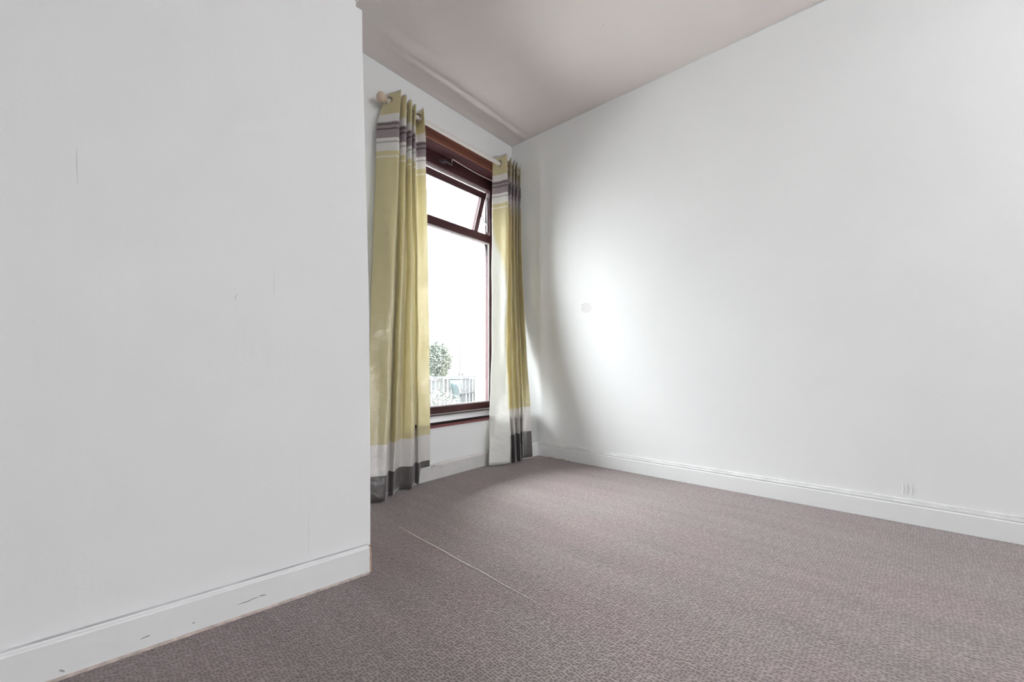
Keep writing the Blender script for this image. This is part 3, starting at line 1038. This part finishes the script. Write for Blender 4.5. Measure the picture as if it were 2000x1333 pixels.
RIGHT_ROWS = [
    (2.443, [(2.375, 2.245), (2.396, 2.190), (2.410, 2.120), (2.485, 2.180), (2.515, 2.195), (2.492, 2.165), (2.479, 2.130), (2.555, 2.190), (2.568, 2.195), (2.540, 2.165), (2.518, 2.130), (2.595, 2.190), (2.608, 2.195), (2.580, 2.165), (2.557, 2.130), (2.629, 2.190), (2.696, 2.240), (2.662, 2.200), (2.615, 2.150)]),
    (2.05, [(2.364, 2.240), (2.391, 2.180), (2.411, 2.110), (2.480, 2.170), (2.503, 2.185), (2.479, 2.155), (2.461, 2.120), (2.537, 2.180), (2.549, 2.185), (2.522, 2.155), (2.499, 2.120), (2.577, 2.180), (2.589, 2.185), (2.562, 2.155), (2.538, 2.120), (2.605, 2.170), (2.672, 2.220), (2.620, 2.160), (2.573, 2.110)]),
    (1.45, [(2.347, 2.230), (2.374, 2.170), (2.394, 2.100), (2.469, 2.160), (2.503, 2.185), (2.479, 2.155), (2.461, 2.120), (2.525, 2.170), (2.549, 2.185), (2.522, 2.155), (2.499, 2.120), (2.553, 2.160), (2.584, 2.175), (2.557, 2.145), (2.533, 2.110), (2.588, 2.150), (2.643, 2.190), (2.591, 2.130), (2.569, 2.090)]),
    (0.9, [(2.295, 2.180), (2.324, 2.130), (2.341, 2.070), (2.399, 2.110), (2.445, 2.145), (2.424, 2.115), (2.414, 2.080), (2.462, 2.110), (2.497, 2.135), (2.476, 2.105), (2.466, 2.070), (2.515, 2.100), (2.570, 2.135), (2.542, 2.105), (2.518, 2.070), (2.561, 2.100), (2.604, 2.130), (2.570, 2.080), (2.573, 2.050)]),
    (0.42, [(2.162, 2.070), (2.210, 2.020), (2.275, 1.980), (2.315, 2.010), (2.361, 2.045), (2.339, 2.015), (2.328, 1.980), (2.381, 2.020), (2.423, 2.045), (2.401, 2.015), (2.389, 1.980), (2.420, 2.000), (2.481, 2.040), (2.458, 2.015), (2.433, 1.980), (2.458, 2.000), (2.514, 2.040), (2.535, 2.020), (2.563, 2.000)]),
    (0.012, [(2.094, 2.020), (2.160, 1.975), (2.246, 1.940), (2.275, 1.960), (2.327, 2.000), (2.305, 1.970), (2.293, 1.935), (2.335, 1.960), (2.383, 1.990), (2.378, 1.975), (2.366, 1.940), (2.396, 1.960), (2.452, 2.000), (2.466, 2.005), (2.440, 1.970), (2.434, 1.970), (2.434, 1.965), (2.473, 1.955), (2.526, 1.950)]),
]



def catmull(p0, p1, p2, p3, t):
    return 0.5 * (2 * p1 + (p2 - p0) * t + (2 * p0 - 5 * p1 + 4 * p2 - p3) * t * t + (3 * p1 - p0 - 3 * p2 + p3) * t * t * t)


def drape(name, rows, parent, base, mat, seed, hem, glare_edge=False):
    # resample each row
    SUB, NZ = 7, 96
    fine = []
    for z, pts in rows:
        P = [Vector((a, b)) for a, b in pts]
        r = []
        for i in range(len(P) - 1):
            p0, p1, p2, p3 = P[max(i - 1, 0)], P[i], P[i + 1], P[min(i + 2, len(P) - 1)]
            for s in range(SUB):
                r.append(catmull(p0, p1, p2, p3, s / SUB))
        r.append(P[-1])
        fine.append((z, r))
    ztop, zbot = fine[0][0], fine[-1][0]
    zlev = [z for z, _ in fine]
    cols = len(fine[0][1])
    bm = bmesh.new()
    lay = bm.verts.layers.float.new('glare_edge')
    g = []
    for k in range(NZ + 1):
        z = ztop + (zbot - ztop) * k / NZ
        j = 0
        while j < len(zlev) - 2 and z < zlev[j + 1]:
            j += 1
        t = (zlev[j] - z) / (zlev[j] - zlev[j + 1])
        row = []
        for c in range(cols):
            q0 = fine[max(j - 1, 0)][1][c]
            q1 = fine[j][1][c]
            q2 = fine[j + 1][1][c]
            q3 = fine[min(j + 2, len(fine) - 1)][1][c]
            # blend between linear and smooth so the drape neither overshoots nor kinks
            q = catmull(q0, q1, q2, q3, t) * 0.5 + (q1 + (q2 - q1) * t) * 0.5
            amp = 0.25 + 0.75 * min(1, max(0, (2.2 - z) / 0.6))
            nx = noise.noise(Vector((q.x * 14, z * 3.5, seed))) * 0.005 * amp
            ny = noise.noise(Vector((q.x * 12, z * 3.0, seed + 9))) * 0.008 * amp
            lift = 0.0
            f = k / NZ
            if f > 0.9:
                lift = hem(c / (cols - 1)) * ((f - 0.9) / 0.1) ** 1.5
            top = 0.0
            if k == 0:
                top = 0.004 * math.sin(c * 0.5)
            row.append(bm.verts.new((q.x + nx - base[0], min(q.y + ny, YF - 0.012) - base[1], z + lift + top)))
        g.append(row)
    for a, b_ in zip(g, g[1:]):
        for c in range(cols - 1):
            bm.faces.new((a[c], b_[c], b_[c + 1], a[c + 1]))
    # window glare painted as a pale tone on the leading edge (0 = face cloth, 1 = pale glare)
    for row in g:
        for c, v in enumerate(row):
            z = v.co.z
            e_ = (1.95 - z) / 0.45 + 0.05 * math.sin(z * 17) - c / 13.0
            v[lay] = min(1, max(0, e_ * 3.0)) * min(1, max(0, (14.5 - c) / 1.5)) if glare_edge else 0.0
    o = build(name, bm, [mat, LINING], parent, smooth=True, recalc=False)
    so = o.modifiers.new('lining', 'SOLIDIFY')
    so.thickness = 0.0022
    so.offset = -1
    so.material_offset = 1
    so.material_offset_rim = 0
    return o


def eyelets(parent, base, spots):
    for (x, y, ax) in spots:
        bm = bmesh.new()
        torus(bm, (x - base[0], y - base[1], PZ), ax, 0.024, 0.0058)
        build('eyelet', bm, STEEL, parent, smooth=True)


bL = (1.45, 2.10)
curL = empty('curtain', (bL[0], bL[1], 0), 'left long gold satin curtain with grey and silver bands, beside the beige ball end', 'curtain', group='pair of gold banded curtains')
drape('drape', LEFT_ROWS, curL, bL, FAB_L, 2.0, lambda u: 0.0 if u < 0.8 else 0.09 * min(1, (u - 0.8) / 0.06))
eyelets(curL, bL, [(1.383, PY - 0.003, (1, 0.35, 0)), (1.452, PY, (1, 0.9, 0)), (1.482, PY, (1, -0.4, 0)), (1.520, PY, (1, 0.6, 0)), (1.560, PY, (1, -0.4, 0)), (1.60, PY, (1, 0.5, 0))])

bR = (2.45, 2.08)
curR = empty('curtain', (bR[0], bR[1], 0), 'right long gold satin curtain with grey and silver bands, in the corner', 'curtain', group='pair of gold banded curtains')
drape('drape', RIGHT_ROWS, curR, bR, FAB_R, 7.0, lambda u: 0.004 * math.sin(u * 9), glare_edge=True)
eyelets(curR, bR, [(2.398, PY, (1, 0.0, 0)), (2.49, PY, (1, 0.8, 0)), (2.53, PY, (1, -0.6, 0)), (2.57, PY, (1, 0.6, 0)), (2.6, PY, (1, -0.6, 0))])

# ------------------------------------------------------------------ garden seen through the glass
GZ = -0.62
bm = bmesh.new()
n = 30
gv = [[bm.verts.new((-6 + 30 * i / n, YF + 0.31 + 30 * j / n, GZ + 0.05 * noise.noise(Vector((i * 0.7, j * 0.7, 0))))) for j in range(n + 1)] for i in range(n + 1)]
for i in range(n):
    for j in range(n):
        bm.faces.new((gv[i][j], gv[i + 1][j], gv[i + 1][j + 1], gv[i][j + 1]))
tag(build('garden_ground', bm, SOIL, smooth=True), 'pale garden ground beyond the window', 'ground', 'structure')

# brick pier of the neighbouring wall, close outside on the right
bm = bmesh.new()
box(bm, 0, 0.26, 0, 0.16, 0, 2.96)
box(bm, -0.02, 0.28, -0.02, 0.18, 2.96, 3.02)
pier = build('garden_brick_pier', bm, BRICK)
pier.location = (2.99, 2.80, GZ)
tag(pier, 'red brick pier just outside the window on the right', 'brick pier')

# picket fence
fence = empty('garden_fence', (7.6, 8.0, GZ), 'weathered picket fence across the garden', 'fence')
for z in (1.03, 0.60):
    bm = bmesh.new()
    box(bm, -2.6, 3.2, -0.03, 0.03, z - 0.025, z + 0.025)
    build('rail', bm, FENCE, fence)
pk = None
rnd = random.Random(11)
for i in range(44):
    x = -2.55 + 0.13 * i
    if pk is None:
        bm = bmesh.new()
        box(bm, -0.045, 0.045, 0.03, 0.05, 0.04, 0.98)
        pk = build('picket', bm, FENCE, fence)
        o = pk
    else:
        o = pk.copy()
        link(o, fence)
    o.location = (x, 0, rnd.uniform(-0.02, 0.02))

# pale rounded post
bm = bmesh.new()
tube(bm, [(0, 0, 0), (0, 0, 0.9), (0, 0, 0.98), (0, 0, 1.04), (0, 0, 1.06)], [0.105, 0.10, 0.09, 0.055, 0.01], 20)
post = build('garden_post', bm, PALEPOST, smooth=True)
post.location = (7.68, 7.78, GZ)
tag(post, 'pale round-topped post in front of the garden fence', 'post')

# teal tub
tub = empty('garden_tub', (6.83, 7.75, GZ), 'tapered teal plastic tub in front of the garden fence', 'tub')
bm = bmesh.new()
tube(bm, [(0, 0, 0), (0, 0, 0.5), (0, 0, 0.62), (0, 0, 0.8), (0, 0, 1.0)], [0.07, 0.07, 0.09, 0.14, 0.155], 24)
build('body', bm, TEAL, tub, smooth=True)
bm = bmesh.new()
torus(bm, (0, 0, 1.0), (0, 0.001, 1), 0.157, 0.014, 28, 8)
build('rim', bm, TEAL, tub, smooth=True)
bm = bmesh.new()
tube(bm, [(-0.10, -0.13, 0.93), (-0.03, -0.155, 0.80), (0.04, -0.13, 0.66)], 0.016, 8)
tag(build('strap', bm, PALEPOST, tub, smooth=True), 'white diagonal strap')


def shrub(name, loc, rx, ry, h, n_leaf, leaf, mat, seed, label, stem_h=0.3):
    rnd = random.Random(seed)
    root = empty(name, loc, label, 'shrub')
    bm = bmesh.new()
    for _ in range(n_leaf):
        th = rnd.uniform(0, 2 * PI)
        ph = math.acos(rnd.uniform(-1, 1))
        rr = rnd.uniform(0.35, 1.0) ** 0.5
        c = Vector((rx * rr * math.sin(ph) * math.cos(th), ry * rr * math.sin(ph) * math.sin(th), stem_h + (h - stem_h) * 0.5 * (1 + rr * math.cos(ph))))
        a = Vector((rnd.uniform(-1, 1), rnd.uniform(-1, 1), rnd.uniform(-1, 1))).normalized()
        b_ = a.cross(Vector((rnd.uniform(-1, 1), rnd.uniform(-1, 1), rnd.uniform(-1, 1)))).normalized()
        s = leaf * rnd.uniform(0.6, 1.3)
        vs = [bm.verts.new(c + q) for q in (a * s, b_ * s * 0.42, -a * s, -b_ * s * 0.42)]
        bm.faces.new(vs)
    build('foliage', bm, mat, root, recalc=False)
    bm = bmesh.new()
    for _ in range(14):
        th = rnd.uniform(0, 2 * PI)
        tube(bm, [(0.03 * math.cos(th), 0.03 * math.sin(th), 0), (rx * 0.3 * math.cos(th), ry * 0.3 * math.sin(th), h * 0.4), (rx * 0.65 * math.cos(th + 0.3), ry * 0.65 * math.sin(th + 0.3), h * 0.8)], [0.012, 0.008, 0.003], 5)
    build('stems', bm, TWIG, root)
    return root


shrub('garden_shrub', (7.60, 9.4, GZ), 0.42, 0.42, 2.05, 4600, 0.040, LEAF, 1, 'rounded green shrub standing behind the garden fence at left', 0.9)
shrub('garden_shrub', (5.15, 6.35, GZ), 0.55, 0.45, 0.85, 3000, 0.026, LEAF2, 2, 'grey green low shrub in front of the garden fence at left', 0.02)
shrub('garden_shrub', (7.95, 7.45, GZ), 0.40, 0.3, 1.15, 1500, 0.022, LEAF2, 3, 'sparse grey green shrub at the right end of the garden view', 0.02)

# bare twiggy bush
rnd = random.Random(6)
root = empty('garden_bare_bush', (8.75, 9.6, GZ), 'leafless twiggy bush standing behind the garden fence', 'bush')
bm = bmesh.new()
for _ in range(20):
    th = rnd.uniform(0, 2 * PI)
    r1, h1 = rnd.uniform(0.05, 0.25), rnd.uniform(0.7, 1.0)
    r2, h2 = rnd.uniform(0.2, 0.55), rnd.uniform(1.2, 1.75)
    p1 = (r1 * math.cos(th), r1 * math.sin(th), h1)
    p2 = (r2 * math.cos(th + 0.4), r2 * math.sin(th + 0.4), h2)
    tube(bm, [(0.03 * math.cos(th), 0.03 * math.sin(th), 0), p1, p2], [0.014, 0.009, 0.004], 5)
    tube(bm, [p1, (p1[0] + rnd.uniform(-0.25, 0.25), p1[1] + rnd.uniform(-0.2, 0.2), p1[2] + rnd.uniform(0.2, 0.5))], [0.007, 0.003], 4)
build('twigs', bm, TWIG, root)

bm = bmesh.new()
tube(bm, [(0, 0, 0), (0, 0, 2.1)], 0.018, 8)
po = build('garden_pole', bm, FENCE)
po.location = (8.1, 9.0, GZ)
tag(po, 'thin upright pole standing behind the garden fence', 'pole')
